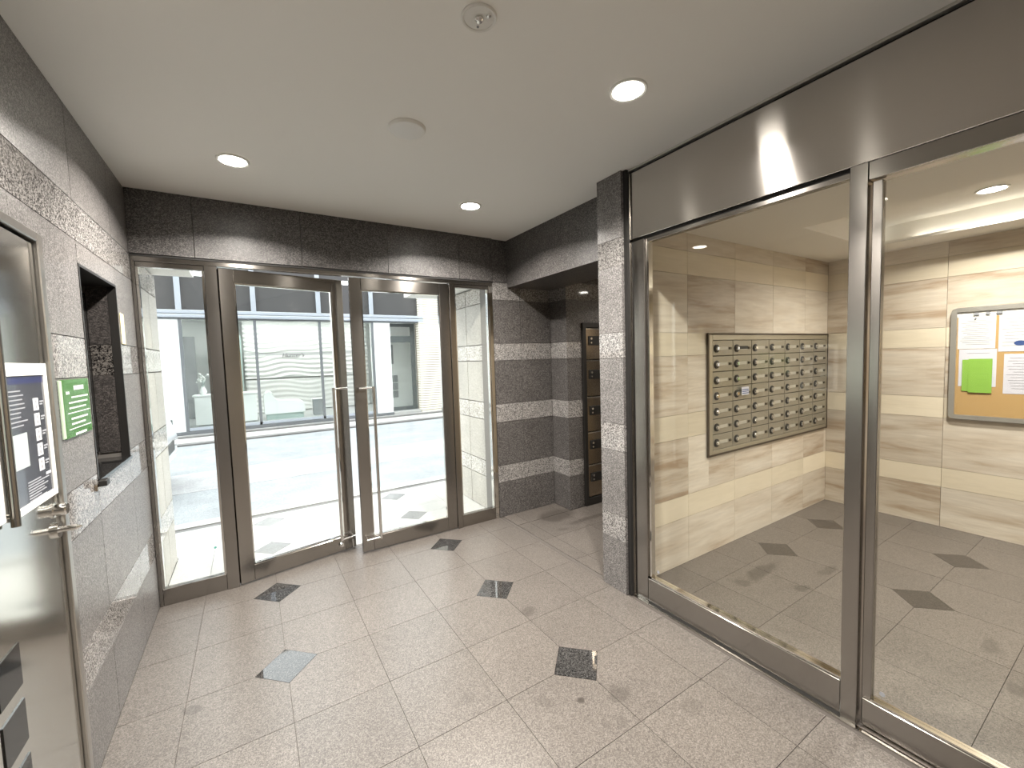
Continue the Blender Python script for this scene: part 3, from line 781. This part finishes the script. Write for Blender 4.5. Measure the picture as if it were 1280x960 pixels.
sheet('white sheet hanging behind the green leaflets', .738, .935, 1.165, 1.452, paper2, 2, seed=5)
t, fx = sheet('lime green leaflet at the front of the clipped pair', .757, .880, 1.118, 1.378, green_p, 5, dx=.008, seed=6, blk=green_ink)
t, fx = sheet('lime green leaflet half hidden behind the other green leaflet', .80, .915, 1.128, 1.372, green_p, 3, dx=.004, seed=8, blk=green_ink)
t, fx = sheet('white letter with a navy oval stamp on the noticeboard', .44, .733, 1.430, 1.700, paper, 9, seed=9)
ov = lathe('oval_stamp', (fx - .0013, .628, 1.490), [(0, -.0006), (.03, -.0006), (.03, 0), (0, 0)], blue_ink, t, 24, 'X')
for v in ov.data.vertices: v.co.z = v.co.z * .62 + (1.490 - 1.430) * .38
sheet('lilac white printed notice lowest on the noticeboard', .45, .702, 1.118, 1.412, paper2, 12, seed=10)

# ---------------------------------------------------------------- ceiling fittings
def downlight(x, y, z, label, watts=LAMP_W, r=.062):
    t = thing('downlight', label, 'ceiling light', (x, y, z), group=None)
    lathe('trim_ring', (x, y, z), [(r, -.001), (r + .014, -.001), (r + .014, -.006), (r + .010, -.009), (r, -.007), (r, -.001)], white_p, t, 36)
    lathe('diffuser', (x, y, z), [(0, -.001), (r, -.001), (r, -.006), (r * .6, -.009), (0, -.010)], lens_on, t, 36)
    lamp('lamp', (x, y, z - .013), r * 1.2, watts, parent=t)
    return t
CZ = 2.572
downlight(-.009, 2.665, CZ, 'round recessed downlight nearest the left wall')
downlight(1.372, 1.238, CZ, 'bright round downlight nearest the stainless header')
downlight(1.380, 2.692, CZ, 'small round downlight above the right entrance door')
downlight(4.05, .68, TZ, 'round downlight in the mail room ceiling', 30)
downlight(3.42, 2.40, 2.25, 'downlight in the locker alcove', 11, .05)
downlight(-.009, 1.238, CZ, 'downlight above the stainless service door')
downlight(-.009, -.9, CZ, 'unseen fill downlight added behind the camera on the left', 30)  # this and the next lamp are unseen, added to light the lobby
downlight(1.372, -.9, CZ, 'unseen fill downlight added behind the camera on the right', 30)
downlight(3.50, -.75, TZ, 'unseen downlight added to light the mailbox wall', 46)  # out of view, added to brighten the mailbox wall
cp = thing('ceiling_cap', 'blank round white cover plate on the ceiling', 'cover', (.683, 1.941, CZ))
lathe('cover', (.683, 1.941, CZ), [(0, -.016), (.065, -.016), (.078, -.013), (.084, -.006), (.085, 0), (0, 0)], white_p, cp, 40)
em = thing('emergency_light', 'round emergency light with a small lens and indicator on the ceiling', 'emergency light', (.678, 1.215, CZ))
lathe('rim', (.678, 1.215, CZ), [(.047, 0), (.056, 0), (.056, -.005), (.053, -.008), (.047, -.006), (.047, 0)], white_p, em, 40)
lathe('plate', (.678, 1.215, CZ), [(0, -.004), (.047, -.004), (.047, 0), (0, 0)], white_p, em, 40)
lathe('lens', (.678, 1.215, CZ - .004), [(.0135, 0), (.0135, -.006), (.009, -.011), (0, -.012), ], chrome, em, 24)
lathe('indicator', (.700, 1.190, CZ - .004), [(.007, 0), (.007, -.003), (0, -.004)], chrome, em, 16)
lathe('indicator', (.690, 1.247, CZ - .004), [(.004, 0), (.004, -.002), (0, -.003)], ink, em, 12)

# ---------------------------------------------------------------- street
SY = 11.5
street = thing('street_ground', 'bright street between the porch and the shop opposite', 'street', kind='structure')
box('drain_channel', (-9, 10), (4.802, 4.90), (-.10, -.012), concrete_d, street)
box('kerb', (-9, 10), (4.901, 5.06), (-.10, -.003), concrete, street)
box('road_surface', (-9, 10), (5.062, 6.30), (-.12, -.010), tarmac, street)
box('sunlit_road_strip', (-9, 10), (6.302, 7.45), (-.12, -.008), tarmac2, street)  # sunlit band of the road, drawn as a paler slab
box('road_surface', (-9, 10), (7.452, 10.1), (-.12, -.010), tarmac, street)
box('kerb', (-9, 10), (10.102, 10.32), (-.12, .02), concrete_d, street)
box('footpath', (-9, 10), (10.322, 11.0), (-.12, .02), concrete, street)
box('kerb', (-9, 10), (11.002, 11.2), (-.12, .05), concrete_d, street)
box('footpath', (-9, 10), (11.202, 11.42), (-.12, .03), concrete, street)
box('ground', (-14, 14), (3.0, 24), (-.30, -.125), concrete_d, street)

shop = thing('shop_building', 'white glazed shop front across the street under grey panels', 'shop', (1.5, SY, 0))
mx = [-2.6, -1.22, .16, 1.545, 2.83, 4.20]
for i, (a, b) in enumerate(zip(mx, mx[1:])):
    box('spandrel_panel', (a + .05, b - .05), (SY + .03, SY + .06), (2.76, 3.50), spandrel, shop)
    box('spandrel_panel', (a + .05, b - .05), (SY + .03, SY + .06), (3.60, 4.9), spandrel, shop)
for i, a in enumerate(mx):
    box('upper_mullion', (a - .05, a + .05), (SY - .03, SY + .06), (2.75, 4.9), alu_blue, shop, .005)
box('transom', (mx[0], 4.25), (SY - .05, SY + .06), (2.67, 2.745), alu_blue, shop, .01)
box('transom', (mx[0], 4.25), (SY - .06, SY + .06), (2.58, 2.655), alu_blue, shop, .01)
box('transom', (mx[0], 4.25), (SY - .02, SY + .06), (2.55, 2.575), alu_grey, shop)
box('upper_wall', (-9, 10), (SY + .03, SY + .3), (4.91, 5.6), facade2, shop)
box('upper_wall', (-9, mx[0] - .06), (SY + .03, SY + .3), (.0, 4.90), shop_white, shop)
for a in mx[1:5]:
    box('mullion', (a - .03, a + .03), (SY - .02, SY + .05), (.10, 2.55), alu_grey, shop, .004)
box('sill', (mx[0], 3.30), (SY - .05, SY + .06), (-.05, .10), alu_grey, shop)
box('sill_rail', (mx[1] + .03, 2.80), (SY - .02, SY + .05), (.11, .17), alu_blue, shop)
box('white_wall_panel', (mx[0] + .05, mx[1] - .031), (SY, SY + .03), (.10, 2.55), shop_white, shop)
for a, b in ((mx[1] + .03, mx[2] - .03), (mx[2] + .03, mx[3] - .03), (mx[3] + .03, mx[4] - .03)):
    box('shop_window_pane', (a, b), (SY + .01, SY + .02), (.17, 2.55), glass_m, shop)
box('white_column', (2.862, 3.30), (SY - .0, SY + .40), (.10, 2.549), shop_white, shop)
# dark framed door bay
boxes('side_door_frame', [((3.31, 3.36), (SY + .25, SY + .31), (.10, 2.55)), ((3.955, 4.07), (SY + .25, SY + .31), (.10, 2.55)), ((3.36, 3.955), (SY + .25, SY + .31), (2.46, 2.55)),
                          ((3.36, 3.955), (SY + .25, SY + .31), (2.03, 2.20)), ((3.36, 3.955), (SY + .25, SY + .31), (.10, .20))], bezel, shop, .004)
box('side_door_glass', (3.36, 3.955), (SY + .27, SY + .28), (.20, 2.03), glass_m, shop)
box('side_door_step', (3.305, 4.07), (SY - .05, SY + .40), (.0, .095), concrete, shop)
bp = []
z = .02
while z < 4.88:
    bp.append(((4.10, 7.6), (SY - .045, SY + .20), (z, z + .050))); z += .068
o = boxes('brick_courses', bp, brick_m, shop); o['kind'] = 'stuff'
box('brick_mortar', (4.105, 7.55), (SY - .02, SY + .28), (.0, 4.9), mortar, shop)
box('interior_floor', (-2.6, 4.6), (SY + .07, 15.2), (-.05, .10), flat('shop_floor', (.45, .46, .46), .3), shop)
box('interior_ceiling', (-2.6, 4.6), (SY + .07, 15.2), (2.80, 2.88), shop_white, shop)
box('interior_back', (-2.6, 4.6), (15.0, 15.2), (.10, 2.80), shop_white, shop)
box('interior_side', (-2.7, -2.6), (SY + .31, 15.2), (0, 2.88), shop_white, shop)
box('interior_side', (4.6, 4.7), (SY + .31, 15.2), (0, 2.88), shop_white, shop)
box('light_panel', (-1.2, 3.0), (12.4, 12.6), (2.785, 2.799), shop_light, shop)
box('light_panel', (-1.2, 3.0), (13.3, 13.5), (2.785, 2.799), shop_light, shop)
box('dark_wall_panel', (-1.52, -1.22), (14.2, 14.25), (.12, 2.33), shop_grey, shop)
box('green_glass_panel', (-.90, -.16), (14.1, 14.14), (.12, 2.36), shop_green, shop)
# wavy relief wall
def wavy(x0, x1, z0, z1, y, amp, ph, nm):
    bm = bmesh.new(); nx, nz = 40, 60; g = []
    for k in range(nz + 1):
        row = []
        for i in range(nx + 1):
            x = x0 + (x1 - x0) * i / nx; zz = z0 + (z1 - z0) * k / nz
            f = math.sin((zz * 46) + 2.2 * math.sin(x * 2.3 + ph) + 1.4 * math.sin(x * 5.1 + zz * 3 + ph))
            row.append(bm.verts.new((x, y - amp * (f + 1), zz)))
        g.append(row)
    for k in range(nz):
        for i in range(nx): bm.faces.new((g[k][i], g[k][i + 1], g[k + 1][i + 1], g[k + 1][i]))
    # close the back so the panel has thickness
    edge = [g[0][i] for i in range(nx + 1)] + [g[k][nx] for k in range(1, nz + 1)] + [g[nz][i] for i in range(nx - 1, -1, -1)] + [g[k][0] for k in range(nz - 1, 0, -1)]
    bk = [bm.verts.new((v.co.x, y + .04, v.co.z)) for v in edge]
    for i in range(len(edge)):
        j = (i + 1) % len(edge); bm.faces.new((edge[i], edge[j], bk[j], bk[i]))
    bm.faces.new(bk)
    return finish(nm, bm, wave_m, shop, smooth=True)
wavy(-.12, 3.3, 1.86, 2.78, 14.2, .022, .3, 'relief_panel')
wavy(-.12, 3.3, 1.12, 1.77, 14.2, .022, 2.0, 'relief_panel')
wavy(-.12, 3.3, .12, 1.08, 14.2, .008, 4.0, 'relief_panel')
box('relief_joint', (-.12, 3.3), (14.19, 14.24), (1.77, 1.86), flat('grey_joint', (.5, .5, .5), .6), shop)
cu = bpy.data.curves.new('shop_lettering', 'FONT'); cu.body = "Hunter's"; cu.size = .17; cu.extrude = .006; cu.align_x = 'CENTER'
cu.shear = .2
tmp = bpy.data.objects.new('tmp', cu); COL.objects.link(tmp)
bpy.context.view_layer.update()
me = bpy.data.meshes.new_from_object(tmp)
bpy.data.objects.remove(tmp)
me.materials.append(flat('grey_letters', (.07, .07, .08), .5))
lt = bpy.data.objects.new('shop_lettering', me); COL.objects.link(lt); lt.parent = shop
lt.rotation_euler = (math.pi / 2, 0, 0); lt.location = Vector((1.13, 14.14, 1.72)) - OFF['shop_building']
# things inside the shop
ct = thing('reception_counter', 'white reception counter behind the shop window', 'counter', (-.45, 12.6, .10))
box('body', (-1.15, .10), (12.3, 12.75), (.12, .80), shop_white, ct, .01)
box('counter_top', (-1.18, .13), (12.27, 12.78), (.801, .84), shop_white, ct, .005)
box('plinth', (-1.10, .05), (12.33, 12.72), (.101, .119), shop_grey, ct)
sf = thing('lounge_sofa', 'low white sofa with a curved raised end in the shop window', 'sofa', (.7, 12.5, .10))
pr = [(.26, .24), (.26, .70), (.30, .80), (.38, .83), (.45, .78), (.50, .62), (.60, .58), (1.08, .55), (1.17, .50), (1.19, .40), (1.19, .24)]
bm = bmesh.new()
fr = [bm.verts.new((x, 12.3, z)) for x, z in pr]; bkv = [bm.verts.new((x, 12.9, z)) for x, z in pr]
bm.faces.new(fr); bm.faces.new(bkv[::-1])
for i in range(len(pr)):
    j = (i + 1) % len(pr); bm.faces.new((fr[i], fr[j], bkv[j], bkv[i]))
bmesh.ops.bevel(bm, geom=bm.edges[:], offset=.012, segments=2, affect='EDGES')
shade_auto(finish('seat', bm, shop_white, sf), .9)
box('base', (.30, 1.15), (12.34, 12.86), (.1005, .239), shop_green, sf)
gc = thing('side_cabinet', 'small grey cabinet beside the white sofa in the shop window', 'cabinet', (1.52, 12.6, .1))
box('body', (1.42, 1.70), (12.5, 12.8), (.1005, .53), shop_grey, gc, .005)
box('top', (1.41, 1.71), (12.49, 12.81), (.531, .55), shop_white, gc)
# flower vase on the counter
fv = thing('flower_vase', 'white vase of pale flowers standing on the reception counter', 'vase', (-.98, 12.5, .841))
lathe('vase', (-.98, 12.5, .8412), [(0, 0), (.05, 0), (.075, .06), (.05, .14), (.035, .17), (.045, .19), (.03, .185), (0, .16)], shop_white, fv, 20)
bm = bmesh.new()
random.seed(4)
for k in range(9):
    a = random.uniform(0, 6.28); s = random.uniform(.03, .12); h = random.uniform(.30, .48)
    add_cyl(bm, (-.98, 12.5, 1.0), (-.98 + s * math.cos(a), 12.5 + s * math.sin(a), .84 + h), .004, 6)
finish('stem', bm, shop_green, fv)
bm = bmesh.new()
for k in range(14):
    a = random.uniform(0, 6.28); s = random.uniform(.02, .13); h = random.uniform(.28, .50)
    bmesh.ops.create_icosphere(bm, subdivisions=1, radius=random.uniform(.02, .04), matrix=Matrix.Translation((-.98 + s * math.cos(a), 12.5 + s * math.sin(a), .84 + h)))
finish('blossom', bm, flat('pale_petals', (.75, .76, .74), .7), fv)
# posters seen through the dark framed side door
box('poster_board', (3.40, 3.62), (SY + .9, SY + .92), (1.42, 1.98), shop_grey, shop)
for i in range(2):
    for j in range(3):
        box('picture_tile', (3.47 + i * .14, 3.585 + i * .14), (SY + .9, SY + .92), (.42 + j * .23, .62 + j * .23), shop_grey, shop)
box('inner_partition', (3.33, 4.5), (SY + .93, SY + .98), (.10, 2.79), shop_white, shop)
box('wall_picture', (2.2, 2.42), (14.4, 14.43), (1.55, 2.05), shop_grey, shop)

# ---------------------------------------------------------------- parked car, almost wholly hidden by the porch wall
car = thing('car', 'parked white car whose nose just shows beyond the left porch wall', 'car', (-2.7, 6.6, -.01))
def car_body():
    # silhouette in x (length) - z, lofted across y with a tumblehome
    top = [(-.93, .30), (-.90, .52), (-.93, .78), (-1.02, .96), (-1.30, 1.03), (-1.75, 1.50), (-2.1, 1.56), (-3.7, 1.55), (-4.15, 1.45), (-4.28, .95), (-4.30, .35)]
    bm = bmesh.new(); secs = []
    for (yy, k) in ((5.93, .0), (5.86, .06), (5.86, -.0), (7.34, 0), (7.27, .06)): pass
    for (yc, ins, low) in ((5.92, .05, 0.0), (5.86, .0, 0.0), (7.34, .0, 0.0), (7.28, .05, 0.0)):
        ring = []
        for (x, z) in top:
            t_ = max(0, (z - 1.0) / .56) * .13
            y = yc + (t_ if yc < 6.6 else -t_)
            ring.append(bm.verts.new((x - (ins if x > -2.6 else -ins), y, z - (ins * .5 if z > .5 else 0))))
        secs.append(ring)
    n = len(top)
    for s0, s1 in zip(secs, secs[1:]):
        for i in range(n - 1): bm.faces.new((s0[i], s0[i + 1], s1[i + 1], s1[i]))
        bm.faces.new((s0[n - 1], s0[0], s1[0], s1[n - 1]))
    bm.faces.new(secs[0]); bm.faces.new(secs[-1][::-1])
    return bm
car_white = flat('car_white_paint', (.80, .80, .82), .2, coat=1)
shade_auto(finish('body', car_body(), car_white, car), .5)
for (cx_, cy_) in ((-1.62, 5.93), (-3.65, 5.93), (-1.62, 7.27), (-3.65, 7.27)):
    s = -1 if cy_ < 6.6 else 1
    w_ = cyl('wheel', (cx_, cy_ - .09, .27), (cx_, cy_ + .09, .27), .28, black_m, car, 28)
    cyl('hub', (cx_, cy_ + s * .0901, .27), (cx_, cy_ + s * .10, .27), .17, alu, w_, 20)
for yy in (5.95, 7.25):
    box('headlamp', (-.965, -.925), (yy - .10 if yy > 6 else yy + .01, yy - .01 if yy > 6 else yy + .10), (.66, .80), black_gloss, car, .01)
box('grille', (-.925, -.895), (6.2, 7.0), (.42, .56), black_m, car, .01)
box('side_window', (-3.6, -1.95), (5.90, 5.935), (1.05, 1.42), black_gloss, car, .01)
box('windscreen_band', (-1.72, -1.66), (6.05, 7.15), (1.06, 1.40), black_gloss, car, .01)
